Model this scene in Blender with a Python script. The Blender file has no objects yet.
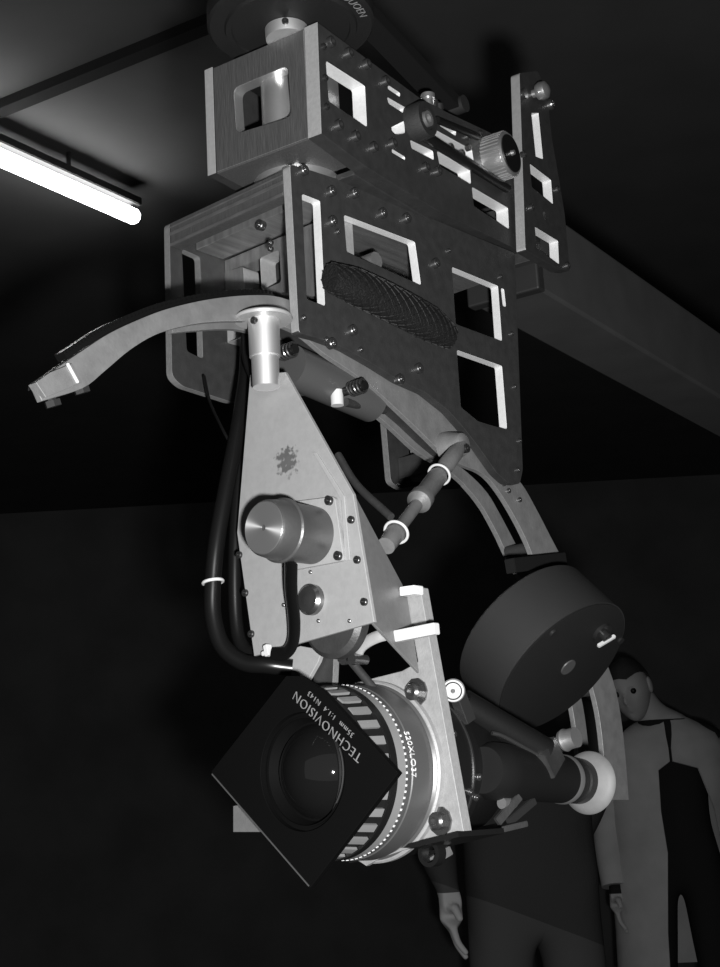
import bpy, bmesh, math, random
from mathutils import Vector, Matrix, noise
random.seed(4)
PI = math.pi
# ------------------------------------------------------------------ camera
F = 1400.0
CAM = Vector((0.66244324, -0.70500472, 1.2))
ex = Vector((0.74667574, -0.19130295, -0.63708596))
ey = Vector((0.6630556, 0.13741905, 0.73584868))
ez = ex.cross(ey)                       # rows: rig axes written in camera axes (right, down, forward)
W = Matrix((ex, ey, ez))
scene = bpy.context.scene
cd = bpy.data.cameras.new('camera'); co = bpy.data.objects.new('camera', cd)
scene.collection.objects.link(co); scene.camera = co
cr, cdn, cf = W @ Vector((1, 0, 0)), W @ Vector((0, 1, 0)), W @ Vector((0, 0, 1))
rot = Matrix((cr, -cdn, -cf)).transposed()
co.matrix_world = Matrix.Translation(CAM) @ rot.to_4x4()
cd.sensor_fit = 'VERTICAL'; cd.sensor_height = 36.0; cd.lens = F * 36.0 / 967.0
cd.clip_start = 0.02; cd.clip_end = 60
vs = scene.view_settings
vs.view_transform = 'Standard'; vs.look = 'None'; vs.gamma = 1; vs.use_curve_mapping = False
vs.exposure = 0.0

def ray(x, y): return W @ Vector(((x - 360) / F, (y - 483.5) / F, 1.0))

class Frame:
    """a set of axes standing in the room: measures where a plane of the rig meets a line of sight"""
    def __init__(s, o, R): s.o = Vector(o); s.R = R; s.Ri = R.transposed()
    def w(s, p): return s.o + s.R @ Vector(p)
    def d(s, v): return s.R @ Vector(v)
    def P(s, x, y, ax, val):
        i = 'xyz'.index(ax)
        c = s.Ri @ (CAM - s.o); r = s.Ri @ ray(x, y)
        return c + r * ((val - c[i]) / r[i])
    def W(s, x, y, ax, val): return s.w(s.P(x, y, ax, val))
L = Frame((0, 0, 0), Matrix.Identity(3))
ZT = 1.67587
c7, s7 = math.cos(math.radians(7.49)), math.sin(math.radians(7.49))
UR = Matrix(((c7, s7, 0), (-s7, c7, 0), (0, 0, 1))).transposed()
U = Frame(L.P(322, 133, 'z', ZT + .012), UR)
fh = Vector((cf.x, cf.y, 0)).normalized(); rh = Vector((fh.y, -fh.x, 0))
V = Frame((CAM.x, CAM.y, 0), Matrix((rh, fh, Vector((0, 0, 1)))).transposed())   # right, away, up seen from the camera

# ------------------------------------------------------------------ materials
def mat(name, col, rough=.5, metal=0., spec=.5, bump=0., bscale=200., stretch=None, var=0., vscale=30., emit=None, smudge=None, coat=0):
    m = bpy.data.materials.new(name); m.use_nodes = True
    nt = m.node_tree; b = nt.nodes['Principled BSDF']
    col3 = (col, col, col) if isinstance(col, (int, float)) else col
    b.inputs['Base Color'].default_value = (*col3, 1)
    b.inputs['Roughness'].default_value = rough; b.inputs['Metallic'].default_value = metal
    b.inputs['Specular IOR Level'].default_value = spec
    b.inputs['Coat Weight'].default_value = coat
    tc = nt.nodes.new('ShaderNodeTexCoord')
    src = tc.outputs['Object']
    if stretch:
        mp = nt.nodes.new('ShaderNodeMapping'); mp.inputs['Scale'].default_value = stretch
        nt.links.new(src, mp.inputs['Vector']); src2 = mp.outputs['Vector']
    else: src2 = src
    if bump:
        n = nt.nodes.new('ShaderNodeTexNoise'); n.inputs['Scale'].default_value = bscale; n.inputs['Detail'].default_value = 6
        nt.links.new(src2, n.inputs['Vector'])
        bp = nt.nodes.new('ShaderNodeBump'); bp.inputs['Strength'].default_value = bump; bp.inputs['Distance'].default_value = .001
        nt.links.new(n.outputs['Fac'], bp.inputs['Height']); nt.links.new(bp.outputs['Normal'], b.inputs['Normal'])
    if var:
        n = nt.nodes.new('ShaderNodeTexNoise'); n.inputs['Scale'].default_value = vscale; n.inputs['Detail'].default_value = 8
        nt.links.new(src2, n.inputs['Vector'])
        r = nt.nodes.new('ShaderNodeMapRange'); r.inputs['From Min'].default_value = .3; r.inputs['From Max'].default_value = .7
        r.inputs['To Min'].default_value = max(0, 1 - var); r.inputs['To Max'].default_value = 1 + var
        nt.links.new(n.outputs['Fac'], r.inputs['Value'])
        mx = nt.nodes.new('ShaderNodeVectorMath'); mx.operation = 'SCALE'; mx.inputs[0].default_value = col3
        nt.links.new(r.outputs['Result'], mx.inputs['Scale'])
        last = mx.outputs['Vector']
        if smudge:
            d = nt.nodes.new('ShaderNodeVectorMath'); d.operation = 'DISTANCE'; d.inputs[1].default_value = smudge[:3]
            nt.links.new(src, d.inputs[0])
            n2 = nt.nodes.new('ShaderNodeTexNoise'); n2.inputs['Scale'].default_value = 260; nt.links.new(src, n2.inputs['Vector'])
            ad = nt.nodes.new('ShaderNodeMath'); ad.operation = 'MULTIPLY_ADD'; ad.inputs[1].default_value = .026; nt.links.new(n2.outputs['Fac'], ad.inputs[0]); nt.links.new(d.outputs['Value'], ad.inputs[2])
            r2 = nt.nodes.new('ShaderNodeMapRange'); r2.inputs['From Min'].default_value = smudge[3]; r2.inputs['From Max'].default_value = smudge[3] + .004
            r2.inputs['To Min'].default_value = .35; r2.inputs['To Max'].default_value = 1
            nt.links.new(ad.outputs['Value'], r2.inputs['Value'])
            mx2 = nt.nodes.new('ShaderNodeVectorMath'); mx2.operation = 'SCALE'
            nt.links.new(last, mx2.inputs[0]); nt.links.new(r2.outputs['Result'], mx2.inputs['Scale']); last = mx2.outputs['Vector']
        nt.links.new(last, b.inputs['Base Color'])
    if emit:
        b.inputs['Emission Color'].default_value = (1, 1, 1, 1); b.inputs['Emission Strength'].default_value = emit
    return m

M = {}
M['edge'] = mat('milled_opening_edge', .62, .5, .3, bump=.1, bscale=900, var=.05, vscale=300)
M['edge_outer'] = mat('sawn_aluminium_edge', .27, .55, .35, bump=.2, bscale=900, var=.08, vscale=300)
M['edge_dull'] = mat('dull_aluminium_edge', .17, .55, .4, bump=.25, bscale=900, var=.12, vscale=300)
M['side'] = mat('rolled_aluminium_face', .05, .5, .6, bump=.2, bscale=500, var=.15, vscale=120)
M['scratch'] = mat('scratched_aluminium_face', .13, .38, .7, bump=.5, bscale=200, stretch=(4, 4, .5), var=.14, vscale=130)
M['polish'] = mat('polished_aluminium', .45, .36, .85, bump=.12, bscale=300, var=.1)
M['under'] = mat('milled_aluminium_underside', .32, .3, .8, bump=.3, bscale=160, stretch=(6, .6, 1), var=.25)
M['ridge'] = mat('dull_aluminium_ridge', .10, .5, .5, bump=.3, bscale=300, var=.2, vscale=60)
M['motor'] = mat('satin_motor_casing', .085, .4, .6, bump=.15, bscale=400, var=.15, vscale=50)
M['arc'] = mat('satin_aluminium_arc', .17, .45, .45, bump=.2, bscale=400, var=.15, vscale=80)
M['sheet'] = mat('satin_sheet_aluminium', .27, .5, .25, bump=.12, bscale=900, var=.05, vscale=200)
M['sheet_dull'] = mat('folded_sheet_aluminium', .14, .45, .35, bump=.12, bscale=900, var=.08, vscale=200)
M['lensplate'] = mat('brushed_mount_aluminium', .24, .55, .3, bump=.2, bscale=600, var=.1, vscale=200)
M['screw'] = mat('steel_screw', .16, .25, .9)
M['screw_dark'] = mat('blackened_screw', .03, .3, .6)
M['black'] = mat('black_anodised', .006, .35, .0, spec=.3, bump=.1, bscale=400)
M['black_matt'] = mat('matt_black', .006, .6, 0, spec=.15)
M['crackle'] = mat('black_crackle_paint', .016, .55, 0, spec=.25, bump=.5, bscale=2200)
M['crackle_dark'] = mat('black_crackle_paint_cover', .009, .6, 0, spec=.15, bump=.5, bscale=2200)
M['rubber'] = mat('black_rubber', .004, .28, 0, spec=.3)
M['hood'] = mat('matt_black_hood', .0022, .6, 0, spec=.04)
M['braid'] = mat('braided_sleeve', .006, .6, 0, spec=.25, bump=1, bscale=500)
M['grey'] = mat('grey_lens_enamel', .09, .35, .5, bump=.05)
M['greylight'] = mat('pale_lens_ring', .22, .4, .4)
M['white'] = mat('white_plastic', .40, .45)
M['button'] = mat('white_button_plastic', .26, .5)
M['cup'] = mat('pale_eyecup_rubber', .12, .6, var=.1, vscale=90)
M['ink'] = mat('white_engraving', .5, .6)
M['ink_dim'] = mat('worn_white_engraving', .13, .6)
M['glass'] = mat('coated_lens_glass', .004, .03, 0, spec=.8, coat=.5)
M['boom'] = mat('grey_boom_paint', .035, .6, 0, spec=.3, var=.1, vscale=20)
M['boom_dark'] = mat('dark_boom_steel', .012, .6, 0, spec=.3)
M['wall'] = mat('dark_studio_wall', .105, .9, spec=.1, var=.15, vscale=3)
M['floor'] = mat('dark_studio_floor', .08, .8, spec=.2, var=.2, vscale=3)
M['ceil'] = mat('studio_ceiling', .10, .9, spec=.1, var=.08, vscale=4)
M['beam'] = mat('ceiling_beam', .012, .9, spec=.1)
M['skin'] = mat('skin', .42, .6, spec=.3)
M['hair'] = mat('dark_hair', .03, .7, spec=.3, bump=1, bscale=150)
M['jumper'] = mat('dark_jumper', .045, .9, spec=.1, bump=1, bscale=200)
M['jacket'] = mat('grey_jacket', .42, .9, spec=.1, bump=.5, bscale=60, var=.12, vscale=8)
M['shirt'] = mat('dark_shirt', .02, .9, spec=.1)
M['trousers'] = mat('grey_trousers', .075, .9, spec=.1)
M['tube'] = mat('lit_fluorescent_glass', .9, .4, emit=16)
M['fixture'] = mat('lamp_batten', .02, .6)

M['spun'] = mat('spun_aluminium_face', .24, .45, .75)
M['post'] = mat('satin_post', .80, .42, .9)
nt = M['spun'].node_tree; b_ = nt.nodes['Principled BSDF']; b_.inputs['Anisotropic'].default_value = .9; b_.inputs['Anisotropic Rotation'].default_value = .25
tg = nt.nodes.new('ShaderNodeTangent'); tg.direction_type = 'RADIAL'; tg.axis = 'Y'; nt.links.new(tg.outputs['Tangent'], b_.inputs['Tangent'])

# ------------------------------------------------------------------ object helpers
ORG = {}
def link(o): scene.collection.objects.link(o)
def tag(o, label=None, cat=None, group=None, kind=None):
    if label: o['label'] = label
    if cat: o['category'] = cat
    if group: o['group'] = group
    if kind: o['kind'] = kind
    return o
def thing(name, label, cat, loc, group=None):
    o = bpy.data.objects.new(name, None); link(o); o.location = Vector(loc); o.empty_display_size = .02
    ORG[o.name] = Vector(loc); return tag(o, label, cat, group)
def finish(name, bm, mats, parent=None, smooth=False, loc=None, label=None):
    """verts of bm are in room coordinates"""
    org = ORG[parent.name] if parent else Vector(loc if loc is not None else (0, 0, 0))
    bmesh.ops.translate(bm, vec=-org, verts=bm.verts)
    me = bpy.data.meshes.new(name); bm.to_mesh(me); bm.free()
    if not isinstance(mats, (list, tuple)): mats = [mats]
    for m_ in mats: me.materials.append(m_)
    if smooth:
        for p in me.polygons: p.use_smooth = True
        me.set_sharp_from_angle(angle=math.radians(35))
    o = bpy.data.objects.new(name, me); link(o)
    if parent: o.parent = parent
    else: o.location = org
    ORG[o.name] = org
    if label: o['label'] = label
    return o
def rounded(pts, r, n=4):
    if r <= 0: return [Vector(p) for p in pts]
    out = []; N = len(pts)
    rr = r if isinstance(r, (list, tuple)) else [r] * N
    for i in range(N):
        p = Vector(pts[i]); a = Vector(pts[i - 1]) - p; b = Vector(pts[(i + 1) % N]) - p
        ri = min(rr[i], a.length * .45, b.length * .45)
        if ri < 1e-5: out.append(p); continue
        A = p + a.normalized() * ri; B = p + b.normalized() * ri
        for k in range(n + 1):
            t = k / n; out.append(A * (1 - t) ** 2 + p * 2 * t * (1 - t) + B * t * t)
    return out
AX = {'x': (Vector((0, 1, 0)), Vector((0, 0, 1)), Vector((1, 0, 0))),
      'y': (Vector((1, 0, 0)), Vector((0, 0, 1)), Vector((0, -1, 0))),
      'z': (Vector((0, 1, 0)), Vector((1, 0, 0)), Vector((0, 0, -1)))}
def flat(name, parent, origin, u, v, outer, holes, t, face, rim, r=0., hr=0., bev=.0004, loc=None, label=None):
    """a plate: 2D outlines in u,v about origin; seen face at origin, body behind it"""
    cu = bpy.data.curves.new('tmp', 'CURVE'); cu.dimensions = '2D'; cu.fill_mode = 'BOTH'
    cu.extrude = max(t / 2 - bev, .0001); cu.bevel_depth = bev; cu.bevel_resolution = 1; cu.offset = -bev
    for k, poly in enumerate([outer] + list(holes)):
        pts = rounded([Vector((p[0], p[1], 0)) for p in poly], r if k == 0 else hr)
        area = sum(pts[i - 1].x * pts[i].y - pts[i].x * pts[i - 1].y for i in range(len(pts)))
        if (area < 0) == (k == 0): pts.reverse()
        sp = cu.splines.new('POLY'); sp.points.add(len(pts) - 1); sp.use_cyclic_u = True
        for q, p in zip(sp.points, pts): q.co = (p.x, p.y, 0, 1)
    tmp = bpy.data.objects.new('tmp', cu); link(tmp)
    me = bpy.data.meshes.new_from_object(tmp.evaluated_get(bpy.context.evaluated_depsgraph_get()))
    bpy.data.objects.remove(tmp); bpy.data.curves.remove(cu)
    bm = bmesh.new(); bm.from_mesh(me); bpy.data.meshes.remove(me)
    bmesh.ops.remove_doubles(bm, verts=bm.verts, dist=1e-6)
    bmesh.ops.recalc_face_normals(bm, faces=bm.faces)
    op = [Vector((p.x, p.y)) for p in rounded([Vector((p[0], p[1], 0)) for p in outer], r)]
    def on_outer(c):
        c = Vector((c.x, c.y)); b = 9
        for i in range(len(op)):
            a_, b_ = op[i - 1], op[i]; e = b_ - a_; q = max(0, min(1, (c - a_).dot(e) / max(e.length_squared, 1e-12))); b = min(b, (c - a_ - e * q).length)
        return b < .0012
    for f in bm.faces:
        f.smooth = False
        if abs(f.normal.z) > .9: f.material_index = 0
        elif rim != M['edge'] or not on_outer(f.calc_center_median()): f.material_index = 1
        else: f.material_index = 0 if f.normal.y < -.5 else 2  # outer rims facing down take the face material: their shade set by colour
    n = u.cross(v)
    bmesh.ops.translate(bm, vec=(0, 0, -t / 2), verts=bm.verts)
    Mx = Matrix((u, v, n)).transposed().to_4x4(); Mx.translation = origin
    bmesh.ops.transform(bm, matrix=Mx, verts=bm.verts)
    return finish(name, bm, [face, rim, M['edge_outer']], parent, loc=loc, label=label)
def plate(name, parent, Fr, ax, val, outer, holes=(), t=.006, face=None, rim=None, r=0., hr=0., local=False, bev=.0004, label=None):
    """outlines given as sight points on the plane ax=val of frame Fr (or as plane coordinates when local)"""
    u, v, n = AX[ax]
    def cv(p):
        if local: return p
        q = Fr.P(p[0], p[1], ax, val); return (q.dot(u), q.dot(v))
    o = Fr.w(n * (val * (n['xyz'.index(ax)])))
    return flat(name, parent, o, Fr.d(u), Fr.d(v), [cv(p) for p in outer], [[cv(p) for p in h] for h in holes], t,
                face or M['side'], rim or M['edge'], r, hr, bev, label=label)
def basis(d):
    d = Vector(d).normalized(); a = Vector((0, 0, 1)) if abs(d.z) < .9 else Vector((1, 0, 0))
    u = a.cross(d).normalized(); return u, d.cross(u), d
def add_lathe(bm, o, d, prof, seg=48, mi=0, ph=0):
    u, v, d = basis(d); rings = []
    for (h, r) in prof:
        if r < 1e-6: rings.append([bm.verts.new(o + d * h)])
        else: rings.append([bm.verts.new(o + d * h + (u * math.cos(ph + 2 * PI * k / seg) + v * math.sin(ph + 2 * PI * k / seg)) * r) for k in range(seg)])
    for i in range(len(rings) - 1):
        a, b = rings[i], rings[i + 1]
        for k in range(seg):
            k2 = (k + 1) % seg
            vs_ = []
            if len(a) == 1 and len(b) == 1: continue
            if len(a) == 1: vs_ = [a[0], b[k], b[k2]]
            elif len(b) == 1: vs_ = [a[k], b[0], a[k2]]
            else: vs_ = [a[k], b[k], b[k2], a[k2]]
            f = bm.faces.new(vs_); f.material_index = mi
def lathe(name, parent, o, d, prof, m, seg=48, loc=None, label=None, extra=None):
    bm = bmesh.new(); add_lathe(bm, Vector(o), d, prof, seg)
    if extra: extra(bm)
    bmesh.ops.recalc_face_normals(bm, faces=bm.faces)
    return finish(name, bm, m, parent, True, loc, label)
def catmull(P, n=8):
    P = [Vector(p) for p in P]; out = []
    for i in range(len(P) - 1):
        a = P[i - 1] if i else P[0] * 2 - P[1]; b, c = P[i], P[i + 1]; d = P[i + 2] if i + 2 < len(P) else c * 2 - b
        for k in range(n):
            t = k / n
            out.append(.5 * ((2 * b) + (c - a) * t + (2 * a - 5 * b + 4 * c - d) * t * t + (3 * b - a - 3 * c + d) * t ** 3))
    out.append(P[-1]); return out
def add_tube(bm, P, r, seg=14, smooth_n=8, mi=0, flatx=1., ref=None):
    path = catmull(P, smooth_n) if len(P) > 2 and smooth_n > 1 else [Vector(p) for p in P]
    n = len(path); rr = r if isinstance(r, (list, tuple)) else None
    def rad(i):
        if rr is None: return r
        t = i / (n - 1) * (len(rr) - 1); k = min(int(t), len(rr) - 2); return rr[k] * (1 - t + k) + rr[k + 1] * (t - k)
    t0 = (path[1] - path[0]).normalized(); u = Vector(ref) if ref is not None else basis(t0)[0]
    rings = []
    for i, p in enumerate(path):
        t = (path[min(i + 1, n - 1)] - path[max(i - 1, 0)]).normalized()
        u = (u - t * u.dot(t)).normalized(); v = t.cross(u)
        rings.append([bm.verts.new(p + (u * math.cos(2 * PI * k / seg) * flatx + v * math.sin(2 * PI * k / seg)) * rad(i)) for k in range(seg)])
    for a, b in zip(rings, rings[1:]):
        for k in range(seg): f = bm.faces.new([a[k], a[(k + 1) % seg], b[(k + 1) % seg], b[k]]); f.material_index = mi
    for rg in (rings[0], rings[-1]): f = bm.faces.new(rg); f.material_index = mi
def tube(name, parent, P, r, m, seg=14, n=8, loc=None, flatx=1., ref=None, label=None):
    bm = bmesh.new(); add_tube(bm, P, r, seg, n, 0, flatx, ref); bmesh.ops.recalc_face_normals(bm, faces=bm.faces)
    return finish(name, bm, m, parent, True, loc, label)
def add_box(bm, o, X, Y, Z, mi=0):
    """o corner, edge vectors"""
    vs_ = [bm.verts.new(o + X * i + Y * j + Z * k) for i in (0, 1) for j in (0, 1) for k in (0, 1)]
    for f in ((0, 1, 3, 2), (4, 6, 7, 5), (0, 4, 5, 1), (2, 3, 7, 6), (0, 2, 6, 4), (1, 5, 7, 3)):
        q = bm.faces.new([vs_[i] for i in f]); q.material_index = mi
def box(name, parent, Fr, lo, hi, m, bev=.0006, loc=None, label=None):
    bm = bmesh.new(); lo = Vector(lo); hi = Vector(hi); d = hi - lo
    add_box(bm, Fr.w(lo), Fr.d((d.x, 0, 0)), Fr.d((0, d.y, 0)), Fr.d((0, 0, d.z)))
    bmesh.ops.recalc_face_normals(bm, faces=bm.faces)
    if bev: bmesh.ops.bevel(bm, geom=bm.edges[:], offset=bev, segments=2, affect='EDGES', profile=.5)
    return finish(name, bm, m, parent, False, loc, label)
def bar(name, parent, a, b, w, h, m, up=(0, 0, 1), bev=.0005, loc=None, label=None):
    a = Vector(a); b = Vector(b); t = (b - a); u = Vector(up); u = (u - t.normalized() * u.dot(t.normalized())).normalized(); s = t.normalized().cross(u)
    bm = bmesh.new(); add_box(bm, a - u * h / 2 - s * w / 2, t, s * w, u * h); bmesh.ops.recalc_face_normals(bm, faces=bm.faces)
    if bev: bmesh.ops.bevel(bm, geom=bm.edges[:], offset=bev, segments=2, affect='EDGES')
    return finish(name, bm, m, parent, False, loc, label)
# screws: one mesh of each kind, copied
def screw_mesh(name, r, h, m, hexr=.5):
    bm = bmesh.new()
    add_lathe(bm, Vector((0, 0, 0)), (0, 0, 1), [(-.001, r), (h * .85, r), (h, r * .86), (h, r * hexr * 1.0)], 20)
    add_lathe(bm, Vector((0, 0, 0)), (0, 0, 1), [(h, r * hexr), (h * .4, r * hexr), (h * .4, 0)], 20)
    bmesh.ops.recalc_face_normals(bm, faces=bm.faces)
    me = bpy.data.meshes.new(name); bm.to_mesh(me); bm.free(); me.materials.append(m)
    for p in me.polygons: p.use_smooth = True
    me.set_sharp_from_angle(angle=math.radians(35)); return me
SCREW = screw_mesh('cap_screw', .0042, .0042, M['screw']); SCREW_D = screw_mesh('dark_screw', .0026, .0022, M['screw_dark'])
SCREW_S = screw_mesh('small_screw', .0022, .002, M['screw'])
def screw(parent, p, n, me=SCREW, name='bolt', s=1.):
    u, v, d = basis(n)
    o = bpy.data.objects.new(name, me); link(o); o.parent = parent
    mt = Matrix((u, v, d)).transposed().to_4x4(); mt.translation = Vector(p) - ORG[parent.name]
    o.matrix_local = mt @ Matrix.Scale(s, 4); ORG[o.name] = Vector(p); return o
def screws(parent, Fr, ax, val, pts, me=SCREW, name='bolt', s=1.):
    n = AX[ax][2]
    for p in pts: screw(parent, Fr.W(p[0], p[1], ax, val), Fr.d(n), me, name, s)
def text(name, parent, s, size, m, fn, ext=.0003, align='CENTER', space=1., res=3):
    cu = bpy.data.curves.new('t', 'FONT'); cu.body = s; cu.size = size; cu.extrude = ext; cu.align_x = align; cu.align_y = 'BOTTOM'
    cu.space_character = space; cu.resolution_u = res
    cu.offset = -size * .018
    tmp = bpy.data.objects.new('t', cu); link(tmp)
    me = bpy.data.meshes.new_from_object(tmp.evaluated_get(bpy.context.evaluated_depsgraph_get()))
    bpy.data.objects.remove(tmp); bpy.data.curves.remove(cu)
    bm = bmesh.new(); bm.from_mesh(me); bpy.data.meshes.remove(me)
    for v_ in bm.verts: v_.co = fn(v_.co.x, v_.co.y, v_.co.z)
    bmesh.ops.recalc_face_normals(bm, faces=bm.faces)
    return finish(name, bm, m, parent)

def hoop(name, parent, c, d, R_, r_, m):
    u, v, d = basis(d); bm = bmesh.new(); n = 32; rings = []
    for k in range(n):
        a_ = 2 * PI * k / n; cc = c + (u * math.cos(a_) + v * math.sin(a_)) * R_
        rings.append([bm.verts.new(cc + ((u * math.cos(a_) + v * math.sin(a_)) * math.cos(b_) + d * math.sin(b_)) * r_) for b_ in [2 * PI * j / 8 for j in range(8)]])
    for k in range(n):
        a_, b_ = rings[k], rings[(k + 1) % n]
        for j in range(8): bm.faces.new([a_[j], a_[(j + 1) % 8], b_[(j + 1) % 8], b_[j]])
    bmesh.ops.recalc_face_normals(bm, faces=bm.faces); return finish(name, bm, m, parent, True)

# ================================================================== UPPER PAN HOUSING
H = .0908
pan = thing('pan_housing', 'upper square aluminium housing with machined window openings, hung beneath the black disc', 'camera crane head', U.w((-.05, .03, H)))
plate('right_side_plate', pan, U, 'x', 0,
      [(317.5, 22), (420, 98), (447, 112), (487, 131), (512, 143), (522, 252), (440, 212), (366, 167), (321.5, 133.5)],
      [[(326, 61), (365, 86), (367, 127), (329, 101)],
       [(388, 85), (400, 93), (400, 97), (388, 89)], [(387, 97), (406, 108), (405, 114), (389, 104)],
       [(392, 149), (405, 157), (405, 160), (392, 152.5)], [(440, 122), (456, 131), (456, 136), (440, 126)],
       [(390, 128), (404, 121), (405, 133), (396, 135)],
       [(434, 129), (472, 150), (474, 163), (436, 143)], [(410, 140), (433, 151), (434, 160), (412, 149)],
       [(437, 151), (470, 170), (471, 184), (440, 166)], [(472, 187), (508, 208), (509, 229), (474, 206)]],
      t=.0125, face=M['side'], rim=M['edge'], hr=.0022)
plate('left_side_plate', pan, U, 'x', -.1010, [(0, .0), (.33, 0), (.33, .10), (.15, H), (0, H)], [], t=.0085, local=True, face=M['side'], rim=M['edge'])
plate('front_plate', pan, U, 'y', .0006, [(-.1008, .001), (-.0127, .001), (-.0127, H - .0008), (-.1008, H - .0008)],
      [[(q.x, q.z) for q in [U.P(*p, 'y', 0) for p in ((233, 88), (287, 65), (291, 116), (236, 133))]]], t=.011, local=True, face=M['scratch'], rim=M['polish'], hr=.006)
box('core_block', pan, U, (-.072, .030, .002), (-.020, .056, H - .01), M['under'])
box('base_plate', pan, U, (-.1008, .001, -.0004), (-.0127, .0576, .004), M['scratch'])
box('rear_base_plate', pan, U, (-.1008, .060, -.007), (-.0127, .325, -.002), M['side'])
lathe('drive_column', pan, U.w((-.052, .020, .004)), (0, 0, 1), [(0, .0), (0, .014), (.08, .014), (.08, 0)], M['polish'])
screws(pan, U, 'x', 0, [(329, 43), (347, 54), (365, 65), (384, 82), (337, 126), (354, 137), (372, 148), (391, 144), (424, 168), (436, 172)])
screws(pan, U, 'x', 0, [(323, 47), (324.5, 78), (326, 107)], SCREW_D)
# bearing, rollers and shafts carried by the side plate
nU = U.d((1, 0, 0)); yU = U.d((0, 1, 0))
o = U.W(413, 124, 'x', 0)
br = lathe('bearing', pan, o, nU, [(0, .0), (0, .0155), (.013, .0155), (.0145, .0145), (.0145, .0095), (.012, .0095), (.012, .0)], M['crackle'])
lathe('bearing_hub', br, o, nU, [(.011, .0065), (.0155, .0065), (.0155, .0035), (.012, .0035)], M['polish'], 24)
o = U.W(491, 160, 'x', 0)
kn = lathe('knurled_roller', pan, o, nU, [(-.004, 0), (-.004, .0175), (.0, .0205), (.019, .0205), (.0205, .019), (.0205, 0)], [M['polish'], M['edge']], 60,
      extra=lambda bm: [add_box(bm, o + nU * .0 + (Vector((0, 0, 1)) * math.cos(a) + yU * math.sin(a)) * .0202 - (Vector((0, 0, 1)) * math.sin(a) - yU * math.cos(a)) * .0007,
                                nU * .0185, (Vector((0, 0, 1)) * math.sin(a) - yU * math.cos(a)) * .0011, (Vector((0, 0, 1)) * math.cos(a) + yU * math.sin(a)) * .0012) for a in [2 * PI * k / 36 for k in range(36)]])
lathe('roller_face', kn, o, nU, [(.0202, 0), (.0202, .0178), (.0212, .0172), (.0212, .003), (.0202, .003)], M['black'], 40)
lathe('roller_pin', kn, o, nU, [(.019, 0), (.019, .0028), (.024, .0022), (.024, 0)], M['polish'], 20)
a, b = U.W(415, 130, 'x', .004), U.W(507, 188, 'x', .004)
tube('guide_shaft', pan, [a, b], .0045, M['black'], n=1)
a, b = U.W(437, 120, 'x', .006), U.W(478, 137, 'x', .006)
tube('upper_shaft', pan, [a, b], .003, M['black'], n=1)
for px_, py_ in ((450, 148), (461, 154), (467, 148), (466, 137), (479, 134)):
    screw(pan, U.W(px_, py_, 'x', .0), nU, SCREW, 'stud', .75)
bl = U.W(428, 99, 'x', -.004)
lathe('roller_pin_upper', pan, bl + Vector((0, 0, -.002)), (0, 0, 1), [(-.006, 0), (-.006, .004), (.002, .004), (.002, .006), (.006, .006), (.006, 0)], M['polish'], 20)
for k_ in (1, 2): lathe('spacer', pan, bl + yU * .009 * k_ + Vector((0, 0, -.002)), (0, 0, 1), [(-.006, 0), (-.006, .003), (.004, .004), (.004, 0)], M['screw'], 20)
# rear upright
plate('rear_upright', pan, U, 'x', .013,
      [(519.5, 73), (538, 71), (547, 92), (552, 138), (559, 178), (565, 215), (570, 271), (560, 270), (525.5, 250)],
      [[(531.5, 113), (538.5, 113), (543, 159), (536, 157)], [(530, 164), (551, 180), (553, 204), (532, 187)], [(535, 227), (558, 241), (559, 264), (537, 248)]],
      t=.0095, face=M['side'], rim=M['edge'], hr=.0014, r=.003)
o = U.W(533, 94, 'x', .013); lathe('ball_knob', pan, o, nU, [(-.006, 0), (-.006, .004), (.004, .004), (.005, .0075), (.009, .009), (.014, .008), (.0165, .004), (.017, 0)], M['polish'], 28)
o = U.W(523, 94, 'x', .013); lathe('small_pin', pan, o, nU, [(-.004, 0), (-.004, .005), (.003, .005), (.003, 0)], M['screw'], 20)
o = U.W(549, 105, 'x', .013) - nU * .006; bar('knob_lug', pan, U.W(544, 100, 'x', .008), o + nU * .006, .006, .008, M['side'])
lathe('small_knob', pan, o, nU, [(0, 0), (0, .005), (.009, .006), (.011, .005), (.011, .003), (.009, .003), (.009, 0)], M['screw'], 20)
screws(pan, U, 'x', .013, [(556, 190), (566, 266), (530, 208), (522.5, 155)], SCREW, 'bolt', .8)
o = U.W(541, 217, 'x', .009); lathe('cross_pin', pan, o - nU * .05, nU, [(0, 0), (0, .0065), (.045, .0065), (.045, .004), (.054, .004), (.054, 0)], M['polish'], 24)
box('cross_bridge', pan, U, (-.10, .325, 0), (.0035, .334, .06), M['side'])

# bearing ring between the two frames
pc = U.P(297, 183, 'z', 0); pc = U.w((pc.x, pc.y, 0))
ring = thing('pan_bearing', 'bright polished bearing ring squeezed between the upper housing and the lower frame', 'bearing', Vector((pc.x, pc.y, ZT)))
lathe('outer_ring', ring, Vector((pc.x, pc.y, ZT + .0002)), (0, 0, 1), [(0, .02), (0, .031), (.004, .034), (.0116, .034), (.0116, .02)], M['polish'], 64)
lathe('inner_ring', ring, Vector((pc.x, pc.y, ZT + .0002)), (0, 0, 1), [(0, 0), (0, .019), (.0116, .019), (.0116, 0)], M['black'], 40)

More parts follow.
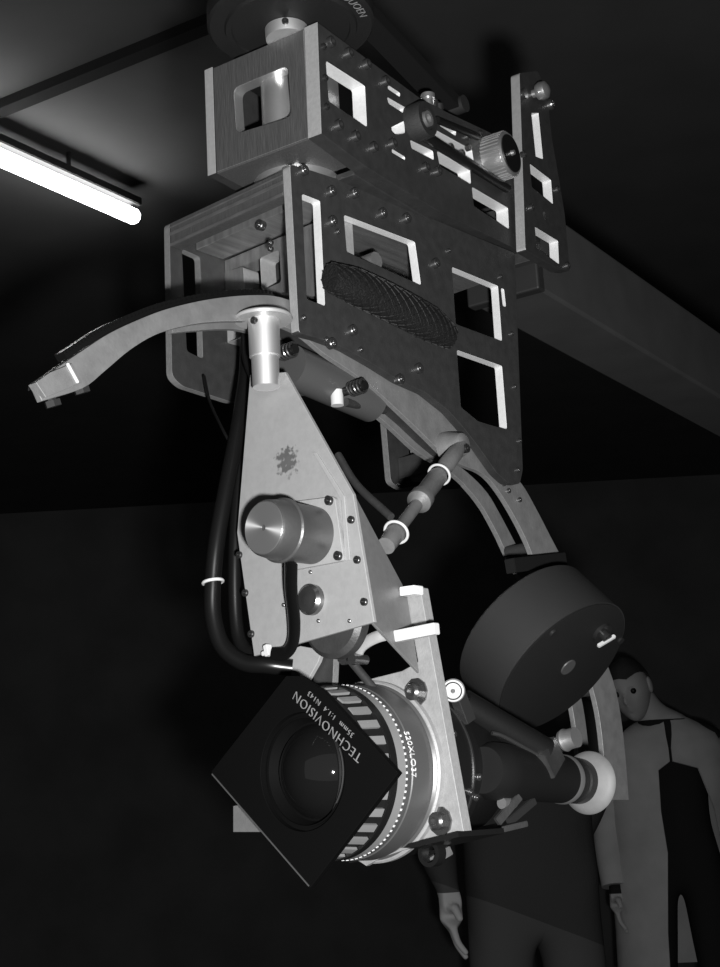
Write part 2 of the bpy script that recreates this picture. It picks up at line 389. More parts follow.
# ================================================================== DISC ON TOP
dc = U.P(291, 28, 'z', H + .010); dc = U.w((dc.x, dc.y, 0)); dz = U.o.z + H
hub = U.P(287, 40, 'z', H); hub = U.w((hub.x, hub.y, 0))
disc = thing('slip_ring_disc', 'large black stepped disc with small white lettering, crowning the upper housing', 'disc', Vector((dc.x, dc.y, dz)))
lathe('disc_body', disc, Vector((dc.x, dc.y, dz)), (0, 0, 1), [(.0095, 0), (.0095, .045), (.0075, .0455), (.0075, .050), (.010, .051), (.010, .062), (.012, .064), (.026, .064), (.028, .062), (.028, 0)], M['crackle_dark'], 96)
lathe('hub_collar', disc, Vector((hub.x, hub.y, dz + .0002)), (0, 0, 1), [(0, 0), (0, .016), (.003, .0165), (.009, .0165), (.0096, 0)], M['post'], 48)
screw(disc, Vector((hub.x, hub.y, dz + .0055)) - Vector((cf.x, cf.y, 0)).normalized() * .0162, -fh, SCREW_D, 'set_screw')
def disc_text(x, y, z):
    a = -math.radians(27) + x / .056
    # lettering around the outer edge of the underside
    ax_ = rh; ay_ = fh
    r = .0520 + y
    return Vector((dc.x, dc.y, dz + .010 - .0002 - z)) + (ax_ * math.cos(a) + ay_ * math.sin(a)) * r
text('lettering', disc, 'OUOEN', .009, M['ink_dim'], disc_text, ext=.0002)

# bar and boom behind
crane = thing('crane_boom', 'long grey crane boom running away to the right behind the upright', 'crane boom', U.w((-.05, 1.2, .02)))
bt = U.P(567, 224, 'x', -.004); bb = U.P(561, 301, 'x', -.004)
box('boom_tube', crane, U, (-.075, .36, bb.z), (-.004, 3.2, bt.z), M['boom'], bev=.003)
box('end_cap', crane, U, (-.078, .348, bb.z - .003), (-.001, .362, bt.z + .003), M['boom_dark'], bev=.002)
tb = thing('top_arm', 'dark steel arm slanting down behind the black disc to the rear of the housing', 'arm', U.w((-.05, .1, .14)))
a, b = U.W(352, 3, 'x', -.03), U.W(452, 108, 'x', -.03)
bar('arm_bar', tb, a, b, .022, .012, M['black_matt'])
lathe('arm_pivot', tb, b - nU * .014, nU, [(0, 0), (0, .008), (.028, .008), (.028, 0)], M['boom_dark'], 24)

# ================================================================== LOWER TILT FRAME
WB = -.137
tf = thing('tilt_housing', 'lower open aluminium frame of two windowed side plates, under the bright bearing ring', 'camera crane head', (WB / 2, .05, 1.60))
A_low = [(497, 473), (478, 446), (464, 428), (449, 411), (425, 392), (400, 381), (373, 364), (345, 348), (318, 338), (299, 333)]
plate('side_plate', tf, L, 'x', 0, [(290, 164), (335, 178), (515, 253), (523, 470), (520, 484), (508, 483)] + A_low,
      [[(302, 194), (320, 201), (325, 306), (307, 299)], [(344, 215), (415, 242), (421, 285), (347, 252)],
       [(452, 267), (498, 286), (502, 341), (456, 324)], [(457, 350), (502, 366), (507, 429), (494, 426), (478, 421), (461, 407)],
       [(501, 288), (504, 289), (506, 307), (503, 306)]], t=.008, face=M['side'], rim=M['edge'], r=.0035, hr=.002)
rt = L.P(515, 253, 'x', 0)
def pxl(y, z):   # (y,z) on plane WB, kept as plane coordinates
    return (y, z)
Bq = [L.P(x, y, 'x', WB) for x, y in ((171, 217),)]
Bl = lambda x, y: (L.P(x, y, 'x', WB).y, L.P(x, y, 'x', WB).z)
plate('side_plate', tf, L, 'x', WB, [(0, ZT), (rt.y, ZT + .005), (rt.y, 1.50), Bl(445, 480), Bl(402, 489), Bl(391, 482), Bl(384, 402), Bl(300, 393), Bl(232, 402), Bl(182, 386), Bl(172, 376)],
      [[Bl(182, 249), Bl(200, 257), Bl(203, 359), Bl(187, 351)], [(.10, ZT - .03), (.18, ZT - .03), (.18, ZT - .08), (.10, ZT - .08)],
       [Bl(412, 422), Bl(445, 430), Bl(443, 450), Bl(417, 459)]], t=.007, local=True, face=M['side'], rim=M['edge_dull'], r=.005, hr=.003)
# cross members
q1 = L.P(172, 240, 'y', 0).z
xa, xb = WB + .0003, -.0083
box('front_beam', tf, L, (xa, .0006, ZT - .0215), (xb, .012, ZT - .0012), M['scratch'])
box('beam_ridge', tf, L, (xa, -.0006, ZT - .0125), (xb, .0005, ZT - .0095), M['ridge'], bev=.0003)
box('beam_ridge', tf, L, (xa, -.0006, ZT - .0060), (xb, .0005, ZT - .0045), M['ridge'], bev=.0003)
box('beam_ridge', tf, L, (xa, -.0006, ZT - .0215), (xb, .0005, ZT - .0190), M['ridge'], bev=.0003)
box('top_plate', tf, L, (xa, .0125, ZT - .010), (xb, rt.y - .004, ZT - .003), M['under'])
box('inner_rail', tf, L, (xa, .028, ZT - .017), (xb, .058, ZT - .0105), M['under'])
iv = .060
Iv = lambda x, y: (L.P(x, y, 'y', iv).x, L.P(x, y, 'y', iv).z)
lo = Iv(262, 330)[1]
plate('inner_plate', tf, L, 'y', iv, [(xa, ZT - .0175), (xb, ZT - .0175), (xb, lo), (xa, lo)],
      [[Iv(223, 273), Iv(243, 266), Iv(245, 296), Iv(224, 306)], [Iv(260, 258), Iv(279, 250), Iv(281, 282), Iv(262, 290)]], t=.018, local=True, face=M['under'], rim=M['edge_outer'], hr=.003)
box('rear_beam', tf, L, (xa, rt.y - .018, 1.50), (xb, rt.y - .006, 1.52), M['side'])
box('tilt_gearbox', tf, L, (-.118, .085, ZT - .062), (-.060, .21, ZT - .0105), M['side'], bev=.003)
lathe('inner_shaft', tf, L.w((xa, .105, ZT - .045)), (1, 0, 0), [(0, 0), (0, .007), (xb - xa, .007), (xb - xa, 0)], M['polish'], 24)
A_b = [(302, 171), (330, 192), (353, 194), (381, 214), (331, 222), (405, 219), (434, 264), (351, 331), (415, 333), (438, 336), (417, 369), (398, 380), (330, 283), (330, 344)]
screws(tf, L, 'x', 0, A_b)
screws(tf, L, 'x', 0, [(448, 251), (500, 277), (511, 334), (519, 441), (514, 387), (517, 470), (337, 232), (343, 296), (303, 318), (326, 340), (360, 350)], SCREW_S, 'screw')
for p_ in ((262, 226), (271, 243), (271, 249)): screw(tf, L.W(p_[0], p_[1], 'y', .027), (0, -1, 0), SCREW_S if p_[1] > 230 else SCREW, 'bolt')
screws(tf, L, 'x', WB, [(415, 473), (398, 484)], SCREW_S, 'screw')
# rollers, springs and the dark drum under the side plate
xs = -.030
a, b = L.W(290, 366, 'x', xs), L.W(372, 402, 'x', xs)
tube('roller_drum', tf, [a, b], .0165, M['grey'], seg=32, n=1)
bm = bmesh.new()
def coil(bm, c, axis, R_, r_, turns, pitch):
    u, v, d = basis(axis); P_ = [c + (u * math.cos(t * 2 * PI) + v * math.sin(t * 2 * PI)) * R_ + d * pitch * t for t in [k / 14 for k in range(int(turns * 14) + 1)]]
    add_tube(bm, P_, r_, 8, 1)
for cpt in ((286, 352), (356, 388)):
    bm = bmesh.new(); c0 = L.W(cpt[0], cpt[1], 'x', -.004); coil(bm, c0 - Vector((.006, 0, 0)), (1, 0, 0), .0052, .0009, 4.5, .0032)
    sp_ = finish('spring', bm, M['screw'], tf, True)
    lathe('spring_core', tf, c0 - Vector((.03, 0, 0)), (1, 0, 0), [(0, 0), (0, .0035), (.040, .0035), (.040, 0)], M['black'], 20)
c0 = L.W(337, 398, 'x', -.02); lathe('white_stop', tf, c0 - Vector((0, 0, .006)), (0, 0, 1), [(0, 0), (0, .005), (.012, .005), (.012, 0)], M['white'], 16)
tube('stop_rod', tf, [L.W(345, 402, 'x', -.02), L.W(384, 410, 'x', -.03)], .0035, M['side'], n=1)

# ================================================================== TILT ARC (two curved bars side by side)
XA = -.0105
arc_out = [(35, 385), (60, 366), (85, 349), (110, 333), (140, 319), (170, 308), (210, 299), (250, 295), (280, 297), (310, 310), (345, 337), (373, 358), (400, 376), (430, 400), (455, 424), (480, 446), (503, 464), (522, 484), (536, 508), (551, 537), (564, 562), (582, 600), (601, 648), (616, 690), (624, 740), (629, 800)]
arc_in = [(42, 401), (83, 388), (105, 371), (130, 350), (155, 335), (180, 327), (210, 322), (250, 321), (275, 324), (300, 334), (325, 354), (352, 372), (378, 392), (400, 412), (425, 436), (447, 457), (465, 466), (480, 472), (491, 481), (503, 497), (516, 519), (527, 541), (537, 565), (557, 600), (580, 650), (596, 700), (603, 745), (606, 800)]
am = lambda pts: [(L.P(x, y, 'x', XA).y, L.P(x, y, 'x', XA).z) for x, y in pts]
ao = catmull([Vector((a_, b_, 0)) for a_, b_ in am(arc_out)], 4); ai = catmull([Vector((a_, b_, 0)) for a_, b_ in am(arc_in)], 4)
arc = thing('tilt_arc', 'long curved aluminium double rail arching through the lower frame and down behind the black drum', 'curved rail', (-.03, .02, 1.54))
poly = [(p.x, p.y) for p in ao] + [(p.x, p.y) for p in reversed(ai)]
plate('curved_bar', arc, L, 'x', XA, poly, [], t=.005, local=True, face=M['arc'], rim=M['edge_dull'])
i0 = 24
def mixp(k):
    p = ai[k]; q = min(ao, key=lambda o_: (o_ - p).length); return p.lerp(q, .5 * min(1, (k - i0) / 30 + .3))
poly2 = [(p.x, p.y) for p in ao[i0:]] + [(q.x, q.y) for q in [mixp(k) for k in range(len(ai) - 1, i0 - 1, -1)]]
plate('curved_bar', arc, L, 'x', XA - .038, poly2, [], t=.005, local=True, face=M['arc'], rim=M['edge_dull'])
# web between the bars along the front part, and spacers
bm = bmesh.new()
mid = [(ao[k] * .8 + ai[min(int(k * len(ai) / len(ao)), len(ai) - 1)] * .2) for k in range(4, 62)]
rows = []
for p in mid: rows.append([bm.verts.new(Vector((x_, p.x, p.y + dz_))) for x_, dz_ in ((XA - .0052, 0), (XA - .0378, 0), (XA - .0378, -.004), (XA - .0052, -.004))])
for a_, b_ in zip(rows, rows[1:]):
    for k in range(4): bm.faces.new([a_[k], a_[(k + 1) % 4], b_[(k + 1) % 4], b_[k]])
bm.faces.new(rows[0]); bm.faces.new(rows[-1]); bmesh.ops.recalc_face_normals(bm, faces=bm.faces)
finish('web', bm, M['side'], arc)
for k in (78, 92):
    p = (ao[k] + ai[min(int(k * len(ai) / len(ao)), len(ai) - 1)]) / 2
    lathe('spacer', arc, Vector((XA - .0378, p.x, p.y)), (1, 0, 0), [(0, 0), (0, .005), (.0325, .005), (.0325, 0)], M['side'], 20)
# toothed rack on the outer rim, ahead of the frame
bm = bmesh.new()
for k in range(6, 32):
    for s_ in (0, .5):
        p = ao[k].lerp(ao[k + 1], s_); q = ao[k + 1] - ao[k]; t_ = Vector((0, q.x, q.y)).normalized(); n_ = Vector((0, -t_.z, t_.y))
        o_ = Vector((XA - .014, p.x, p.y)) + n_ * .0002
        add_box(bm, o_, Vector((.009, 0, 0)), t_ * q.length * .5, n_ * .003)
        add_box(bm, o_ + n_ * .003, Vector((.009, 0, 0)), t_ * q.length * .24, n_ * .0025)
bmesh.ops.recalc_face_normals(bm, faces=bm.faces)
finish('toothed_rack', bm, M['rubber'], arc)
# end block with two screws, pale tie mark
e0, e1 = L.W(36, 392, 'x', XA + .001), L.W(84, 377, 'x', XA + .001)
eb = flat('end_block', arc, Vector((XA + .004, 0, 0)), Vector((0, 1, 0)), Vector((0, 0, 1)), am([(32, 384), (46, 374), (68, 365), (78, 384), (42, 399)]), [], .008, M['arc'], M['edge_dull'])
bar('tie_band', arc, L.W(67, 363, 'x', XA + .0048), L.W(78, 383, 'x', XA + .0048), .0022, .0016, M['white'], up=(0, .7, .3))
for px_, py_ in ((52, 399), (81, 386)):
    p = L.W(px_ - 3, py_ - 8, 'x', XA - .005); d_ = Vector((0, .36, -.93))
    lathe('clamp_screw', arc, p, d_, [(0, 0), (0, .003), (.006, .003), (.006, .0052), (.010, .0052), (.010, 0)], M['screw'], 6)
screws(arc, L, 'x', XA, [(503, 484), (508, 491), (497, 470), (519, 500)], SCREW_S, 'screw')

# ================================================================== HANGING CAMERA BRACKET
YT, YL = -.020, .035
post0 = L.P(265, 320, 'y', YT - .012)
brk = thing('camera_bracket', 'pale triangular sheet metal bracket hanging by a round post from the curved rail', 'camera bracket', post0)
S = L.P(287, 461, 'y', YT) - post0
M['tri'] = mat('satin_sheet_with_smudge', .26, .5, .3, bump=.12, bscale=900, var=.05, vscale=200, smudge=(S.x, S.y, S.z, .0195))
plate('triangular_plate', brk, L, 'y', YT, [(250, 375), (285, 372), (353, 494), (374, 622), (254, 656), (237, 533)], [], t=.003, face=M['tri'], rim=M['edge'])
# post and flange
pz = L.P(265, 388, 'y', YT - .012).z; pt_ = L.P(263, 320, 'y', YT - .012)
lathe('post', brk, (pt_.x + .001, YT - .0125, pz), (0, 0, 1), [(0, 0), (0, .0095), (.022, .0098), (.0225, .0110), (.043, .0112), (pt_.z - pz, .0112)], M['post'], 40)
lathe('flange', brk, (pt_.x + .001, YT - .0125, pt_.z), (0, 0, 1), [(-.001, 0), (-.001, .0205), (.0008, .021), (.0018, .0205), (.0018, 0)], M['sheet'], 48)
screw(brk, (pt_.x + .001 + .002, YT - .0125 - .0108, pt_.z - .004), (0, -1, 0), SCREW_D, 'set_screw')
# folded side wall
w = [L.W(353, 494, 'y', YT + .001), L.W(374, 622, 'y', YT + .001), L.W(418, 673, 'y', YL - .001), L.W(408, 592, 'y', YL - .001)]
cen = sum(w, Vector()) / 4; nn = (w[2] - w[0]).cross(w[3] - w[1]).normalized()
if nn.dot(CAM - cen) < 0: nn = -nn
vv = (w[0] - w[1]).normalized(); vv = (vv - nn * vv.dot(nn)).normalized(); uu = vv.cross(nn)
wall = flat('side_wall', brk, cen, uu, vv, [((p - cen).dot(uu), (p - cen).dot(vv)) for p in w], [], .002, M['sheet_dull'], M['edge'])
# lens mounting plate
plate('lens_plate', brk, L, 'y', YL, [(405, 590), (420, 587), (464, 834), (356, 860), (322, 800), (316, 720), (334, 688), (402, 671), (418, 662)], [], t=.009, face=M['lensplate'], rim=M['edge'], r=.001)
nb = (L.W(464, 834, 'y', YL) - L.W(356, 860, 'y', YL)).normalized(); dn = nb.cross(Vector((0, 1, 0)))
if dn.z > 0: dn = -dn
p0 = L.W(354, 856, 'y', YL)
bm = bmesh.new(); add_box(bm, p0 + Vector((0, -.006, 0)) + dn * .001, nb * (L.W(464, 834, 'y', YL) - p0).length, Vector((0, .050, 0)), dn * .0035)
bmesh.ops.recalc_face_normals(bm, faces=bm.faces); finish('base_shelf', bm, M['black'], brk)
plate('shelf_lip', brk, L, 'y', YL - .007, [(351, 856), (369, 847), (410, 848), (380, 858), (366, 866)], [], t=.004, face=M['lensplate'], rim=M['edge'])
for px_, py_ in ((411, 692), (435, 821)):
    o_ = L.W(px_ + 6, py_, 'y', YL); ts = lathe('thumb_screw', brk, o_, (0, -1, 0), [(0, .0), (0, .0095), (.0015, .0095), (.0015, .006), (.006, .006), (.0075, .0045), (.0075, .0028), (.0055, .0028), (.0055, 0)], M['screw'], 10)
# motor
mo = L.W(316, 536, 'y', YT)
lathe('motor', brk, mo, (0, -1, 0), [(0, 0), (0, .0196), (.032, .0200), (.0325, .0218), (.0345, .0218), (.0355, .0206), (.048, .0188), (.0495, .0178), (.0495, 0)], M['motor'], 64)
bm = bmesh.new(); add_lathe(bm, mo + Vector((0, -.0496, 0)), (0, -1, 0), [(0, .0176), (.0006, .0172), (.0006, .002), (0, .002)], 64)
bmesh.ops.recalc_face_normals(bm, faces=bm.faces)
cap = finish('spun_cap', bm, M['spun'], brk); 
me_ = cap.data; ctr = mo - ORG[brk.name]
for v_ in me_.vertices: v_.co -= ctr
cap.location = ctr; ORG[cap.name] = mo
plate('motor_flange', brk, L, 'y', YT - .0002, [(280, 504), (338, 497), (347, 561), (288, 572)], [], t=.0035, face=M['sheet'], rim=M['edge'], r=.003)
bpy.data.objects['motor_flange'].location.y -= .0033
screws(brk, L, 'y', YT - .0036, [(330, 501), (339, 556)], SCREW_D, 'screw', 1.2)
screws(brk, L, 'y', YT, [(352, 520), (358, 560), (365, 602), (246, 593), (252, 634), (240, 555)], SCREW_D, 'screw')
screws(brk, L, 'y', YT, [(311, 572), (284, 605), (319, 621), (350, 621), (319, 600)], SCREW_S, 'rivet', .6)
kb = lathe('round_knob', brk, L.W(313, 600, 'y', YT), (0, -1, 0), [(0, 0), (0, .0105), (.004, .0105), (.006, .0085), (.0065, .004), (.0078, 0)], M['screw'], 32)
plate('stiffening_rib', brk, L, 'y', YT - .0012, [(312, 452), (316, 452), (344, 496), (350, 560), (345, 561), (341, 500)], [], t=.0012, face=M['sheet'], rim=M['edge'])
# round gear behind the lower edge of the triangle
lathe('gear_dome', brk, L.W(330, 619, 'y', YT + .0045), (0, 1, 0), [(0, 0), (0, .023), (.003, .0265), (.010, .0265), (.013, .022), (.013, 0)], M['side'], 64)
plate('pale_wedge', brk, L, 'y', .008, [(262, 662), (300, 646), (322, 650), (318, 662), (306, 683), (296, 671)], [], t=.004, face=M['sheet'], rim=M['edge'])
plate('hinge_lug', brk, L, 'y', .014, [(316, 655), (334, 652), (332, 696), (312, 690)], [], t=.006, face=M['side'], rim=M['edge_dull'])
# link arm and white tab
tube('curved_link', brk, [L.W(357, 658, 'y', .015), L.W(362, 646, 'y', .012), L.W(377, 637, 'y', .012), L.W(398, 632, 'y', .016)], .0042, M['sheet'], flatx=.6, ref=(0, 1, 0))
for dx in (0, 8): lathe('link_pin', brk, L.W(346 + dx, 659, 'y', .006), (0, -1, 0), [(-.012, 0), (-.012, .0035), (0, .0035), (.0, .0042), (.003, .0042), (.003, 0)], M['screw'], 16)
tube('lower_link', brk, [L.W(352, 662, 'y', .018), L.W(375, 690, 'y', .02)], .003, M['side'], n=1)
bar('white_tab', brk, L.W(394, 637, 'y', .010), L.W(437, 628.5, 'y', .010), .006, .0075, M['white'])
bar('top_clip', brk, L.W(404, 592, 'y', .028), L.W(419, 590, 'y', .028), .010, .006, M['edge'])

# flat strap from the motor
strap = thing('flat_ribbon_cable', 'short flat black ribbon cable dropping from the silver motor to the bracket corner', 'cable', L.W(290, 600, 'y', YT - .02))
P_ = [L.W(291, 562, 'y', YT - .026), L.W(291, 590, 'y', YT - .020), L.W(294, 620, 'y', YT - .014), L.W(293, 641, 'y', YT - .012), L.W(285, 653, 'y', YT - .010), L.W(272, 654, 'y', YT - .008)]
tube('ribbon', strap, P_, [.0085, .0085, .0085, .0075, .005, .0042], M['rubber'], flatx=.3, ref=(.3, 1, 0))
bar('tie_wrap', strap, L.W(267, 645, 'y', YT - .006), L.W(269, 656, 'y', YT - .006), .005, .004, M['white'], label='white tie wrap')
bar('tie_wrap', strap, L.W(263, 654, 'y', YT - .006), L.W(270, 652, 'y', YT - .006), .004, .003, M['white'], label='white tie wrap')

# ================================================================== FILM CAMERA
LC = L.P(374, 771, 'y', YL); cx_, cz_ = LC.x, LC.z
def LP(d): return Vector((cx_, YL - d, cz_))
fc = thing('film_camera', 'black film camera with wide lens and square hood, mounted on the pale bracket', 'film camera', (cx_, YL + .03, cz_ - .06))
AXL = Vector((0, -1, 0))
lb = lathe('lens_barrel', fc, LP(0), AXL, [(.0, 0), (0.0001, .0595), (.005, .0595), (.0065, .0575), (.012, .0575), (.0125, .0588), (.028, .0578), (.0285, .0570), (.043, .0560), (.043, .030), (.044, 0)], M['grey'], 96)
lathe('mount_ring', lb, LP(0), AXL, [(.0002, .058), (.0002, .0612), (.004, .0612), (.0052, .060), (.0052, .058)], M['lensplate'], 96)
lathe('pale_scale_ring', lb, LP(0), AXL, [(.0345, .0560), (.0345, .0572), (.0425, .0566), (.0425, .0550)], M['greylight'], 96)
lathe('black_band', lb, LP(0), AXL, [(.0425, .040), (.0425, .0572), (.0485, .0570), (.0485, .040)], M['black'], 96)
fr = lathe('focus_ring', lb, LP(0), AXL, [(.0485, .040), (.0485, .0545), (.067, .0530), (.067, .040)], M['black_matt'], 96)
bm = bmesh.new()
NT = 30
for k in range(NT):
    a0 = 2 * PI * k / NT + .05; a1 = a0 + PI / NT * .95
    vs_ = []
    for d_ in (.0492, .0665):
        for r_ in (.0535, .0562 if d_ < .06 else .0548):
            for a_ in (a0, (a0 + a1) / 2, a1):
                vs_.append(bm.verts.new(LP(d_) + Vector((math.cos(a_), 0, math.sin(a_))) * r_))
    g = lambda i, j, l: vs_[i * 6 + j * 3 + l]
    for l in (0, 1):
        bm.faces.new([g(0, 1, l), g(0, 1, l + 1), g(1, 1, l + 1), g(1, 1, l)])
        bm.faces.new([g(0, 0, l), g(0, 1, l), g(0, 1, l + 1), g(0, 0, l + 1)]); bm.faces.new([g(1, 0, l), g(1, 0, l + 1), g(1, 1, l + 1), g(1, 1, l)])
    bm.faces.new([g(0, 0, 0), g(1, 0, 0), g(1, 1, 0), g(0, 1, 0)]); bm.faces.new([g(0, 0, 2), g(0, 1, 2), g(1, 1, 2), g(1, 0, 2)])
bmesh.ops.recalc_face_normals(bm, faces=bm.faces)
finish('grip_ribs', bm, M['greylight'], lb, label='pale raised grip ribs')
bm = bmesh.new()
for k in range(90):
    a_ = 2 * PI * k / 90; rd = Vector((math.cos(a_), 0, math.sin(a_))); tn = Vector((-math.sin(a_), 0, math.cos(a_)))
    add_box(bm, LP(.0345) + rd * .0570 - tn * .0007, tn * .0014, AXL * -.0013, rd * .0006)
bmesh.ops.recalc_face_normals(bm, faces=bm.faces); finish('scale_marks', bm, M['ink'], lb)
def ring_text(x, y, z):
    a_ = math.radians(8) - x / .058; d_ = .0315 - y * 1.0
    return LP(d_) + Vector((math.cos(a_), 0, math.sin(a_))) * (.0578 + z + .0003)
text('serial_lettering', lb, '520XLO37', .0068, M['ink'], ring_text, space=1.0)
lathe('front_barrel', lb, LP(0), AXL, [(.067, .030), (.067, .0525), (.072, .050), (.0835, .0440)], M['black'], 96)
# square hood
YH = YL - .088
hood = [(211, 772), (310, 888), (398, 773), (323, 691), (300, 676), (286, 676)]
hc = sum((L.P(x, y, 'y', YH) for x, y in ((211, 772), (310, 888), (398, 773), (299, 657))), Vector()) / 4
circ = [(hc.x + .037 * math.cos(2 * PI * k / 64), hc.z + .037 * math.sin(2 * PI * k / 64)) for k in range(64)]
hp = [(L.P(x, y, 'y', YH).x, L.P(x, y, 'y', YH).z) for x, y in hood]
hd = plate('square_hood', fc, L, 'y', YH, hp, [circ], t=.0045, local=True, face=M['hood'], rim=M['hood'], bev=.0003)
bar('modelled_edge_highlight', hd, L.W(212, 774, 'y', YH - .0002), L.W(309, 886, 'y', YH - .0002), .0006, .0008, M['grey'], bev=0, label='edge highlight modelled as a thin pale strip along the lower edge')  # pale bar added as the bright line of light on the hood's lower left edge
lathe('hood_throat', hd, Vector((hc.x, YH + .0045, hc.z)), (0, 1, 0), [(0, .0371), (0, .047), (.006, .049), (.012, .045)], M['black'], 64)
lathe('front_cone', fc, Vector((hc.x, YH + .001, hc.z)), (0, 1, 0), [(0, .0369), (.003, .0366), (.003, .0345), (.011, .031), (.011, .029)], M['hood'], 96)
gl = lathe('front_element', fc, Vector((hc.x, YH + .012, hc.z)), (0, -1, 0), [(.030 * 0 + .0178 - .034 * (1 - math.cos(t_)), .034 * math.sin(t_)) for t_ in [math.radians(62) * (1 - k / 14) for k in range(15)]], M['glass'], 96)
lathe('inner_rim', fc, Vector((hc.x, YH + .004, hc.z)), (0, -1, 0), [(0, .0345), (.0012, .0345), (.0012, .0335), (0, .0335)], M['hood'], 96)
tube('modelled_rim_glint', fc, [Vector((hc.x + .0335 * math.cos(a_), YH + .0022, hc.z + .0335 * math.sin(a_))) for a_ in [math.radians(k) for k in range(-38, 24, 4)]], .0006, M['screw'], seg=8, n=2, label='glint modelled as a bright strip on the inner rim')  # bright strip shaped as the highlight on the right of the rim
t0, t1 = L.P(367, 757, 'y', YH), L.P(294, 686, 'y', YH)
tu = (t1 - t0); tl = tu.length; tu.normalize(); tv = Vector((-tu.z, 0, tu.x)) * -1
if tv.dot(hc - t0) < 0: tv = -tv
def hood_text(off, mid=.5):
    def fn(x, y, z): return t0 + tu * (tl * mid + x) + tv * (y + off) + Vector((0, -.0003 - z, 0))
    return fn
text('maker_lettering', hd, 'TECHNOVISION', .0088, M['ink_dim'], hood_text(-.0005), space=1.12)
text('focal_length_lettering', hd, '35mm  1:1.4  N143', .0050, M['ink_dim'], hood_text(-.0065, .52), space=1.2)
plate('filter_tray', fc, L, 'y', YH + .03, [(233, 806), (233, 832), (262, 832), (262, 800)], [], t=.003, face=M['sheet_dull'], rim=M['edge_dull'])
bar('tray_arm', fc, L.W(258, 815, 'y', YH + .033), L.W(330, 800, 'y', YH + .033), .004, .008, M['black'])
# body behind the plate
bd = lathe('camera_body', fc, LP(-.0095), (0, 1, 0), [(0, 0), (0, .056), (.030, .056), (.031, .0545), (.040, .0545), (.041, .050), (.080, .047), (.102, .036), (.102, 0)], M['black'], 96)
lathe('body_rim', fc, LP(-.0385), (0, 1, 0), [(0, .0555), (0, .0568), (.0015, .0568), (.0015, .0555)], M['screw'], 96)
for p_ in ((449, 737), (478, 777), (466, 790), (480, 797)):
    # on the side of the round body
    best = None
    for k in range(-60, 40, 2):
        a_ = math.radians(k)
        for d_ in (.014, .020, .026, .034):
            q = LP(-.0095 - d_) + Vector((math.cos(a_), 0, math.sin(a_))) * .0545
            cq = (W.transposed() @ (q - CAM)); X_ = 360 + F * cq.x / cq.z; Y_ = 483.5 + F * cq.y / cq.z
            e_ = (X_ - p_[0]) ** 2 + (Y_ - p_[1]) ** 2
            if best is None or e_ < best[0]: best = (e_, q, Vector((math.cos(a_), 0, math.sin(a_))))
    screw(fc, best[1] + best[2] * .0012, best[2], SCREW_S, 'screw', 1.2)
# eyepiece tube
e1 = L.W(500, 772, 'y', .115); e2 = L.W(560, 779, 'y', .20)
dv = (e2 - e1).normalized(); ln = (e2 - e1).length
ep = lathe('viewfinder_tube', fc, e1, dv, [(-.022, 0), (-.022, .016), (-.012, .0200), (0, .0205), (ln * .35, .0185), (ln, .0178), (ln, .012)], M['black_matt'], 48)
lathe('eyepiece_ring', fc, e2, dv, [(-.003, 0), (-.003, .0165), (.0015, .0185), (.0055, .0185), (.0065, .0170), (.0065, 0)], M['polish'], 48)
lathe('eyepiece_barrel', fc, e2, dv, [(.006, 0), (.006, .0172), (.015, .0172), (.0155, .0155), (.019, .0155), (.0195, .0172), (.029, .0172), (.029, 0)], M['black'], 48)
cp = e2 + dv * .030 + Vector((.005, 0, -.001))
lathe('eyecup', fc, cp, (dv + Vector((.06, .0, -.02))).normalized(), [(-.001, .012), (.001, .019), (.0035, .0232), (.0052, .0240), (.0065, .0232), (.0065, .0215), (.004, .014), (.001, .012)], M['cup'], 64, label='pale flared eyecup')
# dark handle tube, block and fittings above the body
h0, h1 = L.W(462, 703, 'y', .10), L.W(545, 752, 'y', .16)
lathe('handle_tube', fc, h0, (h1 - h0), [(0, 0), (0, .0105), ((h1 - h0).length, .0105), ((h1 - h0).length, 0)], M['black'], 32)
tube('handle_rail', fc, [L.W(492, 733, 'y', .11), L.W(505, 737, 'y', .12), L.W(541, 757, 'y', .15)], .0017, M['screw'], n=4)
bar('handle_block', fc, L.W(541, 768, 'y', .15), L.W(552, 749, 'y', .17), .020, .014, M['side'], up=(1, 0, 0))
kd = L.W(453, 691, 'y', .062)
vd = (CAM - kd).normalized(); kd_ax = (vd + Vector((0, -.15, -.15))).normalized()
lathe('white_button', fc, kd - kd_ax * .006, kd_ax, [(-.012, 0), (-.012, .003), (0, .003), (0, .0078), (.004, .0082), (.0055, .0074), (.0058, .0014), (.0045, .0012), (.0045, 0)], M['button'], 32, label='white round release button')
lathe('button_hole', fc, kd, kd_ax, [(-.0012, 0), (-.0012, .0016), (.0004, .0016), (.0004, 0)], M['black'], 16)
hoop('button_ring', fc, kd - kd_ax * .0004, kd_ax, .0058, .0005, M['screw'])
bar('button_bracket', fc, kd - kd_ax * .014 + Vector((0, 0, .002)), L.W(468, 722, 'y', .085), .008, .010, M['screw'])
lathe('roller', fc, L.W(562, 741, 'y', .18), L.W(577, 737, 'y', .18) - L.W(562, 741, 'y', .18), [(0, 0), (0, .0075), (.003, .0085), (.006, .0075), (.013, .0075), (.013, 0)], M['polish'], 24)
bar('roller_arm', fc, L.W(548, 757, 'y', .165), L.W(568, 741, 'y', .185), .006, .006, M['black'])
bar('lower_strut', fc, L.W(497, 822, 'y', .10), L.W(519, 796, 'y', .12), .004, .006, M['side'])
bar('lower_strut', fc, L.W(508, 822, 'y', .12), L.W(534, 800, 'y', .15), .004, .006, M['boom_dark'])
lathe('lower_pin', fc, L.W(505, 803, 'y', .11), (0, -1, 0), [(-.01, 0), (-.01, .004), (.004, .004), (.004, 0)], M['polish'], 20)
bar('tail_plate', fc, L.W(456, 838, 'y', .08), L.W(515, 824, 'y', .13), .03, .004, M['side'])
